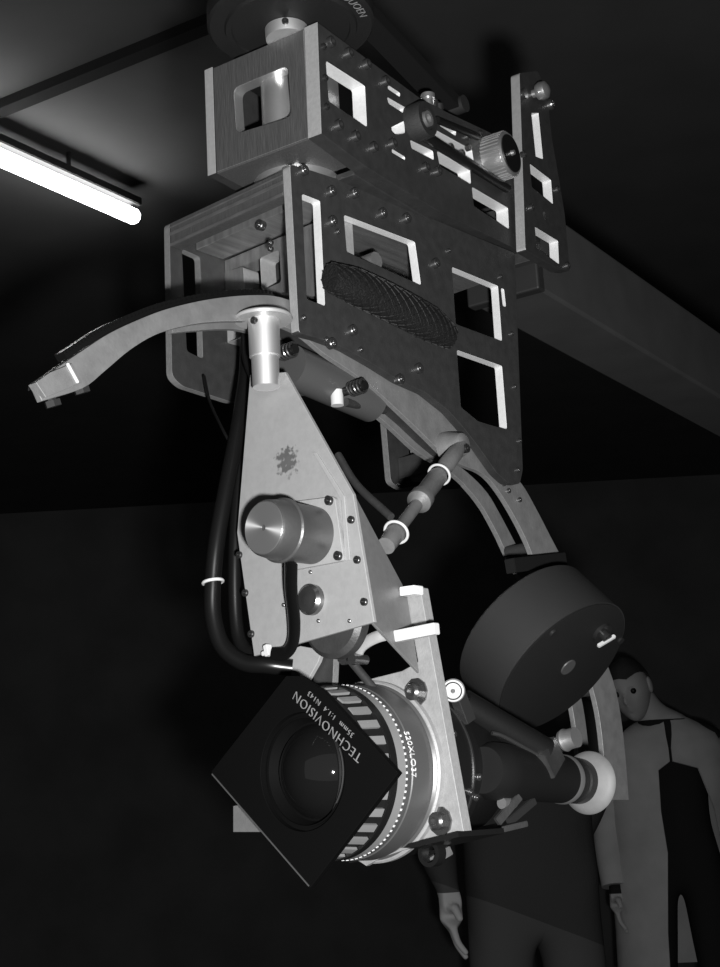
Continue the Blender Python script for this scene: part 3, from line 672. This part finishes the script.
lathe('loop_fitting', fc, L.W(432, 853, 'y', .05), (0, -1, 0), [(-.004, .006), (-.004, .009), (.004, .009), (.004, .006)], M['black'], 32)
bar('lower_stay', fc, L.W(430, 862, 'y', .055), L.W(450, 850, 'y', .07), .005, .006, M['under'])

# ================================================================== BLACK DRUM (magazine shape)
dn_ = Vector((.6966, .0116, -.7179)).normalized()
drum_c = L.W(563, 668, 'x', .035)
dr = thing('drum_housing', 'large round black crackle painted drum at the rear of the curved rail', 'drum', drum_c)
RD = .0665
lathe('drum_shell', dr, drum_c - dn_ * .052, dn_, [(0, 0), (0, RD - .002), (.002, RD), (.0515, RD), (.0515, RD - .001), (.045, RD - .003), (.045, 0)], M['crackle'], 128)
cv = lathe('cover', dr, drum_c - dn_ * .052, dn_, [(.0452, RD - .0032), (.0522, RD - .0012), (.0525, RD - .0025), (.0525, 0)], M['crackle_dark'], 128)
def on_cover(x, y, off=.0005):
    r_ = ray(x, y); t_ = (drum_c + dn_ * off - CAM).dot(dn_) / r_.dot(dn_); return CAM + r_ * t_
lathe('centre_disc', cv, on_cover(568, 667), dn_, [(0, 0), (0, .0075), (.001, .0072), (.001, 0)], M['grey'], 32)
o_ = on_cover(601, 632); la = lathe('latch_knob', cv, o_, dn_, [(0, 0), (0, .009), (.003, .009), (.003, .0045), (.008, .0045), (.0085, .004), (.0085, 0)], M['screw_dark'], 32)
bar('latch_bar', la, o_ + dn_ * .008 + Vector((-.006, -.006, -.006)), o_ + dn_ * .008 + Vector((.002, .008, .002)), .003, .003, M['white'], up=dn_)
o_ = on_cover(553, 633); lathe('pin', cv, o_, dn_, [(0, 0), (0, .004), (.002, .0035), (.002, 0)], M['screw_dark'], 20)
lathe('rim_screw', cv, on_cover(620, 640), dn_, [(0, 0), (0, .003), (.002, .003), (.002, 0)], M['screw_dark'], 16)
back = drum_c - dn_ * .050
bar('mounting_arm', dr, back, Vector((XA + .0002, back.y + .035, back.z + .030)), .020, .012, M['black_matt'])
bar('neck_strap', dr, L.W(510, 566, 'x', .002), L.W(562, 560, 'x', .002), .010, .012, M['black_matt'])

# ================================================================== ADJUSTING ROD
r0, r1 = L.W(462, 444, 'x', .006), L.W(386, 546, 'y', .045)
dv = (r1 - r0).normalized(); ln = (r1 - r0).length
rod = thing('adjusting_rod', 'slim metal turnbuckle rod slanting from the curved rail down to the bracket', 'rod', r0)
lathe('rod_shaft', rod, r0, dv, [(0, 0), (0, .004), (ln * .1, .0065), (ln * .24, .0068), (ln * .27, .0052), (ln * .32, .0056), (ln * .35, .0076), (ln * .53, .0076), (ln * .55, .0094), (ln * .60, .0094), (ln * .63, .0048), (ln * .84, .0048), (ln * .87, .0074), (ln, .0066), (ln, 0)], M['arc'], 24)
lathe('pivot_boss', rod, Vector((XA, r0.y, r0.z)), (1, 0, 0), [(0, 0), (0, .0135), (.006, .0125), (.018, .009), (.020, .006), (.020, 0)], M['arc'], 32)
screw(rod, L.W(464, 449, 'x', .010) + Vector((.001, 0, 0)), (1, 0, 0), SCREW_D, 'pivot_screw', 1.4)
hoop('tie_wrap', rod, r0 + dv * ln * .33, dv, .0086, .001, M['white'])
hoop('tie_wrap', rod, r0 + dv * ln * .88, dv, .0088, .0011, M['white'])
cb = tube('grey_hose', None, [L.W(338, 455, 'y', .06), L.W(357, 485, 'y', .055), L.W(391, 517, 'y', .05)], .0030, M['side'], loc=L.W(372, 498, 'y', .05))
tag(cb, 'thin grey hose dropping behind the right edge of the triangular bracket', 'hose')

# ================================================================== CABLES
def cable(name, pts, r, m, label, cat='cable', ax='y'):
    P_ = [L.W(x, y, 'y', v) for x, y, v in pts]
    o = tube(name, None, P_, r, m, loc=P_[len(P_) // 2]); return tag(o, label, cat)
cable('power_cable', [(248, 338, .03), (247, 370, .022), (243, 400, .012), (236, 440, .0), (226, 490, -.012), (217, 540, -.02), (213, 580, -.022), (213, 615, -.022), (222, 645, -.020), (243, 662, -.014), (268, 665, -.006), (292, 668, .006)], .0062, M['rubber'], 'thick black cable looping down outermost at the left of the triangular bracket')
cable('signal_cable', [(262, 345, .03), (255, 380, .02), (248, 420, .012), (240, 480, .006), (235, 550, .0), (236, 620, .0), (244, 648, .0), (262, 655, .002)], .0050, M['rubber'], 'black cable hanging close against the left edge of the triangular bracket')
cable('thin_lead', [(204, 376, .02), (210, 402, .01), (222, 428, .0), (231, 445, .0)], .0012, M['rubber'], 'thin black lead bowed out beneath the left corner of the lower frame')
cable('short_lead', [(243, 335, .0), (245, 358, -.006), (252, 378, -.008), (262, 392, -.008)], .0020, M['rubber'], 'short glossy black lead beside the bright round post')
tie = hoop('cable_tie', None, L.W(213, 582, 'y', -.022), (-.15, 0, 1), .0072, .0012, M['white']); tag(tie, 'white tie wrapped around the thick outer cable loop', 'cable tie')
# braided sleeve on the side plate
P_ = [L.W(x, y, 'x', .011) for x, y in ((330, 277), (356, 287), (382, 299), (408, 312), (432, 325), (450, 337))]
bm = bmesh.new(); add_tube(bm, P_, [.011, .0145, .0150, .0150, .0145, .0105], 40, 14, 0, .75, (1, 0, 0))
for v_ in bm.verts: pass
path = catmull(P_, 40); n = len(path)
for ph in range(10):
    for sgn in (1, -1):
        Q = []
        for i in range(0, n, 4):
            p = path[i]; t_ = (path[min(i + 1, n - 1)] - path[max(i - 1, 0)]).normalized(); u_ = Vector((1, 0, 0)); v2 = t_.cross(u_).normalized()
            s_ = i / (n - 1); rr_ = [.011, .0145, .0150, .0150, .0145, .0105]; q_ = s_ * 5; k_ = min(int(q_), 4); R_ = rr_[k_] * (1 - q_ + k_) + rr_[k_ + 1] * (q_ - k_)
            a_ = 2 * PI * ph / 10 + sgn * s_ * 9
            Q.append(p + (u_ * math.cos(a_) * .75 + v2 * math.sin(a_)) * (R_ + .0004))
        add_tube(bm, Q, .0006, 5, 1)
bmesh.ops.recalc_face_normals(bm, faces=bm.faces)
br_ = finish('braided_sleeve', bm, M['braid'], None, True, P_[2]); tag(br_, 'thick black braided cable sleeve lying across the lower frame side plate', 'cable sleeve')

# ================================================================== ROOM
def struct(o): o['kind'] = 'structure'; return o
def slab(name, lo, hi, m):
    bm = bmesh.new(); lo = Vector(lo); hi = Vector(hi); d = hi - lo
    add_box(bm, V.w(lo), V.d((d.x, 0, 0)), V.d((0, d.y, 0)), Vector((0, 0, d.z))); bmesh.ops.recalc_face_normals(bm, faces=bm.faces)
    return struct(finish(name, bm, m, None, loc=V.w((lo + hi) / 2)))
CZ = 3.25
slab('floor', (-5, -2, -.1), (5, 9, 0), M['floor']); slab('ceiling', (-5, -2, CZ), (5, 9, CZ + .1), M['ceil'])
slab('wall_back', (-5, 9, 0), (5, 9.1, CZ), M['wall']); slab('wall_left', (-5.1, -2, 0), (-5, 9, CZ), M['wall'])
slab('wall_right', (5, -2, 0), (5.1, 9, CZ), M['wall'])
TZ = 3.13
a, b = V.W(-60, 131, 'z', TZ), V.W(137, 218, 'z', TZ); d_ = (a - b).normalized(); a = b + d_ * 1.2
lamp = thing('fluorescent_lamp', 'lit white fluorescent tube glowing beneath the ceiling on the left', 'fluorescent lamp', (a + b) / 2 + Vector((0, 0, .05)))
lathe('lit_tube', lamp, a, b - a, [(0, 0), (0, .022), (.01, .026), (1.185, .026), (1.196, .02), (1.2, 0)], M['tube'], 24)
bar('batten', lamp, a + Vector((0, 0, .050)), b + Vector((0, 0, .050)), .05, .028, M['fixture'], bev=.003)
for q_ in (a + (b - a) * .015, a + (b - a) * .985): bar('tube_holder', lamp, q_ + Vector((0, 0, .022)), q_ + Vector((0, 0, .038)), .02, .02, M['fixture'], up=(1, 0, 0))
for q_ in (a + (b - a) * .25, a + (b - a) * .75): bar('hanger', lamp, q_ + Vector((0, 0, .064)), Vector((q_.x, q_.y, CZ)), .01, .01, M['fixture'], up=(1, 0, 0), bev=0)
bA, bB = V.W(-80, 146, 'z', CZ - .03), V.W(230, 20, 'z', CZ - .03)
dd = (bB - bA).normalized()
bm = bmesh.new(); p_ = bA - dd * 1.5; s_ = dd.cross(Vector((0, 0, 1))) * .045; add_box(bm, p_ - s_ / 2, dd * 5, s_, Vector((0, 0, .03))); bmesh.ops.recalc_face_normals(bm, faces=bm.faces)
struct(finish('trim_1', bm, M['beam'], None, loc=(bA + bB) / 2))

# ================================================================== PEOPLE
def skin_body(name, parent, joints, edges, mats, pick, sub=2, cuts=()):
    """joints: name -> (x, y, z, rx, ry) in frame Fr, one continuous surface"""
    me = bpy.data.meshes.new(name); idx = {k: i for i, k in enumerate(joints)}
    me.from_pydata([joints[k][:3] for k in joints], [(idx[a_], idx[b_]) for a_, b_ in edges], [])
    tmp = bpy.data.objects.new(name, me); link(tmp)
    tmp.modifiers.new('s', 'SKIN')
    for k, i in idx.items():
        sv = me.skin_vertices[0].data[i]; sv.radius = joints[k][3:5]; sv.use_root = (i == 0); sv.use_loose = False
    md = tmp.modifiers.new('u', 'SUBSURF'); md.levels = sub; md.render_levels = sub
    m2 = bpy.data.meshes.new_from_object(tmp.evaluated_get(bpy.context.evaluated_depsgraph_get()))
    bpy.data.objects.remove(tmp)
    bm = bmesh.new(); bm.from_mesh(m2); bpy.data.meshes.remove(m2)
    for c_, n_ in cuts: bmesh.ops.bisect_plane(bm, geom=bm.verts[:] + bm.edges[:] + bm.faces[:], plane_co=c_, plane_no=n_, dist=1e-5)
    for f in bm.faces: f.material_index = pick(f.calc_center_median()); f.smooth = True
    return bm
def person(name, label, base, yaw, J, E_, mats, pick, headc, lean, cuts):
    """J in body frame: x to the person's left, y backwards, z up"""
    th = thing(name, label, 'person', V.w(base))
    R_ = V.R @ Matrix.Rotation(yaw, 3, 'Z')
    Fp = Frame(V.w(base), R_)
    bm = skin_body('body', th, J, E_, mats, pick, 3, cuts)
    # head shape grown into the same mesh
    hm = bmesh.new(); bmesh.ops.create_icosphere(hm, subdivisions=4, radius=1)
    for v_ in hm.verts:
        x, y, z = v_.co
        fx = .076 * x * (1 - .22 * max(0, -z)); fy = .098 * y; fz = .118 * z
        if y < 0:
            nose = math.exp(-((x / .16) ** 2)) * math.exp(-(((z + .15) / .28) ** 2)); fy -= .022 * nose * (1 if z < .1 else .6)
            for ex_ in (-.4, .4): fy += .010 * math.exp(-(((x - ex_) / .2) ** 2 + ((z - .08) / .13) ** 2))
            fy -= .006 * math.exp(-((x / .3) ** 2 + ((z + .52) / .07) ** 2)) - .005 * math.exp(-((x / .3) ** 2 + ((z + .60) / .03) ** 2))
            fy -= .010 * math.exp(-((x / .35) ** 2 + ((z + .85) / .15) ** 2)); fy -= .005 * math.exp(-(((z - .27) / .09) ** 2)) * (1 if abs(x) < .7 else 0)
        v_.co = Vector((fx, fy, fz))
    HR = Matrix.Rotation(lean[2], 4, 'Z') @ Matrix.Rotation(lean[0], 4, 'X') @ Matrix.Rotation(lean[1], 4, 'Y')
    for s_ in (-1, 1):
        bmesh.ops.create_uvsphere(hm, u_segments=12, v_segments=8, radius=1, matrix=Matrix.Translation((s_ * .077, .005, .005)) @ Matrix.Diagonal((.010, .020, .032, 1)))
    bmesh.ops.transform(hm, matrix=Matrix.Translation(headc) @ HR, verts=hm.verts)
    for f in hm.faces: f.material_index = 1; f.smooth = True
    tmpm = bpy.data.meshes.new('h'); hm.to_mesh(tmpm); hm.free(); bm.from_mesh(tmpm); bpy.data.meshes.remove(tmpm)
    for f in bm.faces: f.smooth = True
    for v_ in bm.verts: v_.co = Fp.w(v_.co)
    body = finish('body', bm, mats, th, True)
    # hair cap
    hm = bmesh.new(); bmesh.ops.create_icosphere(hm, subdivisions=4, radius=1)
    dl = []
    for v_ in hm.verts:
        x, y, z = v_.co
        if (y < .0 and z < .42 + .5 * y * 0) or z < -.35: dl.append(v_)
        nz = 1 + .05 * noise.noise(v_.co * 5)
        v_.co = Vector((.083 * x, .106 * y + .002, .126 * z + .004)) * nz
    bmesh.ops.delete(hm, geom=dl, context='VERTS')
    bmesh.ops.solidify(hm, geom=hm.faces[:], thickness=.008)
    bmesh.ops.transform(hm, matrix=Matrix.Translation(headc) @ HR, verts=hm.verts)
    for v_ in hm.verts: v_.co = Fp.w(v_.co)
    finish('hair', hm, M['hair'], th, True)
    # eyes
    for s_ in (-1, 1):
        hm = bmesh.new(); bmesh.ops.create_uvsphere(hm, u_segments=12, v_segments=8, radius=.012)
        bmesh.ops.transform(hm, matrix=Matrix.Translation(headc) @ HR @ Matrix.Translation((s_ * .031, -.079, .010)), verts=hm.verts)
        for v_ in hm.verts: v_.co = Fp.w(v_.co)
        finish('eye', hm, M['black'], th, True)
    return th, Fp
def hand_joints(J, E_, side, wrist, d, palm_n):
    """five fingers rooted in the palm; d down the hand"""
    w_ = Vector(wrist); d = Vector(d).normalized(); n_ = Vector(palm_n).normalized(); s_ = d.cross(n_).normalized() * (1 if side == 'l' else -1)
    k = side + '_palm'; J[k] = (*(w_ + d * .045), .030, .014); E_.append((side + '_wrist', k))
    k2 = side + '_knuckle'; J[k2] = (*(w_ + d * .075), .034, .013); E_.append((k, k2))
    for i, (off, ln_) in enumerate(((-.030, .068), (-.010, .078), (.010, .072), (.029, .056))):
        a_ = w_ + d * .088 + s_ * off; b_ = a_ + d * ln_ * .5 + n_ * .008; c_ = b_ + d * ln_ * .42 + n_ * .020
        for q, (p, r_) in enumerate(((a_, .0095), (b_, .0085), (c_, .007))):
            J['%s_f%d%d' % (side, i, q)] = (*p, r_, r_)
        E_ += [(k2, '%s_f%d0' % (side, i)), ('%s_f%d0' % (side, i), '%s_f%d1' % (side, i)), ('%s_f%d1' % (side, i), '%s_f%d2' % (side, i))]
    a_ = w_ + d * .040 - s_ * .038 + n_ * .008; b_ = a_ + d * .035 - s_ * .012 + n_ * .012
    J[side + '_t0'] = (*a_, .011, .011); J[side + '_t1'] = (*b_, .009, .009); E_ += [(k, side + '_t0'), (side + '_t0', side + '_t1')]
def std_body(H_=1.78, arm_l=None, arm_r=None, head=(0, 0)):
    s = H_ / 1.78
    J = {'pelvis': (0, 0, .96 * s, .155, .11), 'waist': (0, 0, 1.10 * s, .140, .100), 'chest': (0, 0, 1.29 * s, .165, .115), 'collar': (0, .01, 1.43 * s, .115, .075),
         'neck': (head[0] * .4, head[1] * .4 - .01, 1.51 * s, .056, .056), 'skull': (head[0], head[1] - .02, 1.60 * s, .055, .06)}
    E_ = [('pelvis', 'waist'), ('waist', 'chest'), ('chest', 'collar'), ('collar', 'neck'), ('neck', 'skull')]
    for sd, x in (('l', 1), ('r', -1)):
        J[sd + '_hip'] = (x * .095, 0, .90 * s, .088, .095); J[sd + '_thigh'] = (x * .10, 0, .70 * s, .078, .082); J[sd + '_knee'] = (x * .10, -.01, .50 * s, .056, .058)
        J[sd + '_calf'] = (x * .10, .015, .34 * s, .052, .056); J[sd + '_ankle'] = (x * .10, .02, .09 * s, .036, .040); J[sd + '_foot'] = (x * .105, -.06, .045, .042, .036); J[sd + '_toe'] = (x * .11, -.15, .035, .040, .026)
        E_ += [('pelvis', sd + '_hip'), (sd + '_hip', sd + '_thigh'), (sd + '_thigh', sd + '_knee'), (sd + '_knee', sd + '_calf'), (sd + '_calf', sd + '_ankle'), (sd + '_ankle', sd + '_foot'), (sd + '_foot', sd + '_toe')]
        J[sd + '_shoulder'] = (x * .175, .01, 1.42 * s, .064, .062); J[sd + '_upper'] = (x * .215, .015, 1.28 * s, .055, .055); J[sd + '_elbow'] = (x * .235, .02, 1.12 * s, .046, .046)
        J[sd + '_fore'] = (x * .240, -.01, 1.00 * s, .042, .042); J[sd + '_wrist'] = (x * .240, -.05, .875 * s, .029, .026)
        E_ += [('collar', sd + '_shoulder'), (sd + '_shoulder', sd + '_upper'), (sd + '_upper', sd + '_elbow'), (sd + '_elbow', sd + '_fore'), (sd + '_fore', sd + '_wrist')]
    return J, E_
# nearer person, dark jumper: stands 3.6 m away, back partly hidden by the camera
J, E_ = std_body(1.80, head=(.10, 0))
for k_, f_ in (('pelvis', 1.15), ('waist', 1.3), ('chest', 1.22), ('collar', 1.15)):
    q_ = J[k_]; J[k_] = (*q_[:3], q_[3] * f_, q_[4] * 1.1)
J['r_elbow'] = (-.245, .03, 1.16, .046, .046); J['r_fore'] = (-.250, -.03, 1.08, .040, .040); J['r_wrist'] = (-.245, -.09, 1.00, .029, .026); J['l_elbow'] = (.185, .12, 1.15, .046, .046); J['l_fore'] = (.17, .17, 1.10, .040, .040); J['l_wrist'] = (.09, .19, 1.05, .029, .026)
for k_ in ('r_upper', 'r_elbow', 'r_fore', 'l_upper', 'l_elbow', 'l_fore'):
    q_ = J[k_]; J[k_] = (*q_[:3], q_[3] * 1.25, q_[4] * 1.25)
hand_joints(J, E_, 'l', J['l_wrist'][:3], (-1, .1, -.3), (0, 1, 0)); hand_joints(J, E_, 'r', J['r_wrist'][:3], (0, -.15, -1), (1, -.2, 0))
def pick1(c):
    if c.x < -.19 and c.z < 1.0: return 1
    if c.x > 0 and c.y > .13 and c.x < .10: return 1
    if c.z > 1.50: return 1
    return 2 if c.z < .91 - .42 * c.x else 0
pb = V.P(522, 760, 'y', 3.75)
person('person', 'person in a dark jumper and grey trousers standing behind the camera, one hand hanging down', (pb.x, 3.75, 0), math.radians(12), J, E_,
       [M['jumper'], M['skin'], M['trousers']], pick1, (.11, -.03, 1.63), (math.radians(8), 0, 0), [((0, 0, .91), (.42, 0, 1)), ((0, 0, 1.0), (0, 0, 1)), ((0, 0, 1.5), (0, 0, 1)), ((.10, 0, 1), (1, 0, 0))])
# farther person, grey jacket
J, E_ = std_body(1.78, head=(-.10, -.06))
hand_joints(J, E_, 'l', J['l_wrist'][:3], (0, -.15, -1), (-1, -.2, 0)); hand_joints(J, E_, 'r', J['r_wrist'][:3], (0, -.15, -1), (1, -.2, 0))
def pick2(c):
    if abs(c.x) > .19 and c.z < .86: return 1
    if c.z > 1.49: return 1
    return 2 if c.z < .93 else 0
pb = V.P(667, 760, 'y', 5.5)
th2, F2 = person('person', 'person in a grey open jacket over a dark shirt, head bowed, at the far right', (pb.x, 5.5, 0), math.radians(-6), J, E_,
       [M['shirt'], M['skin'], M['shirt']], pick2, (-.12, -.10, 1.605), (math.radians(16), math.radians(-8), math.radians(-18)), [((0, 0, z_), (0, 0, 1)) for z_ in (.93, .86, 1.49)])
# open jacket: shell wrapped round the torso, split at the front, and two sleeves
bm = bmesh.new()
def jshell(a0, a1, rows, bm):
    g = []
    for (z, rx, ry, cx0, open_) in rows:
        r_ = []
        for k in range(25):
            t = k / 24; a_ = a0 + (a1 - a0) * t; a_ = a_ + 0
            st, en = -PI / 2 + open_[0], 1.5 * PI - open_[1]
            a_ = st + (en - st) * t
            wob = 1 + .03 * noise.noise(Vector((a_ * 2, z * 4, 1)))
            r_.append(bm.verts.new(Vector((cx0 + rx * math.cos(a_) * wob, ry * math.sin(a_) * wob, z))))
        g.append(r_)
    for a_, b_ in zip(g, g[1:]):
        for k in range(24): bm.faces.new([a_[k], a_[k + 1], b_[k + 1], b_[k]])
rows_ = [(1.50, .085, .075, 0, (.2, .1)), (1.47, .14, .10, 0, (.15, .05)), (1.43, .20, .125, 0, (.08, .04)), (1.38, .222, .14, 0, (.03, .02)), (1.33, .228, .15, 0, (.03, .02)), (1.30, .23, .155, 0, (.45, .22)), (1.15, .225, .155, 0, (.72, .25)), (1.0, .235, .160, 0, (.80, .20)), (.85, .25, .17, 0, (.75, .25)), (.72, .255, .175, 0, (.7, .3)), (.58, .26, .18, 0, (.7, .32))]
jshell(0, 1, rows_, bm)
bmesh.ops.recalc_face_normals(bm, faces=bm.faces); bmesh.ops.solidify(bm, geom=bm.faces[:], thickness=.008)
for v_ in bm.verts: v_.co = F2.w(v_.co)
jk = finish('jacket', bm, M['jacket'], th2, True)
for x in (1, -1):
    tube('sleeve', jk, [F2.w(p) for p in ((x * .172, .01, 1.40), (x * .215, .015, 1.30), (x * .24, .02, 1.14), (x * .245, -.01, 1.0), (x * .243, -.045, .885))], [.058, .066, .062, .058, .050], M['jacket'], seg=20)

# ================================================================== LIGHT
def lamp_obj(name, kind, loc, e, size):
    ld = bpy.data.lights.new(name, kind); ld.energy = e; ld.shadow_soft_size = size
    o = bpy.data.objects.new(name, ld); link(o); o.location = loc; return o
fl = lamp_obj('camera_flash', 'SPOT', CAM + cr * .045 + cdn * .05 + cf * .02, 118, .016)
fl.data.spot_size = math.radians(80); fl.data.spot_blend = .4
fl.rotation_euler = co.matrix_world.to_euler()
w_ = bpy.data.worlds.new('world'); scene.world = w_; w_.use_nodes = True
w_.node_tree.nodes['Background'].inputs[0].default_value = (.5, .5, .5, 1); w_.node_tree.nodes['Background'].inputs[1].default_value = .22  # even ambient fill, added to enter through the room's open front
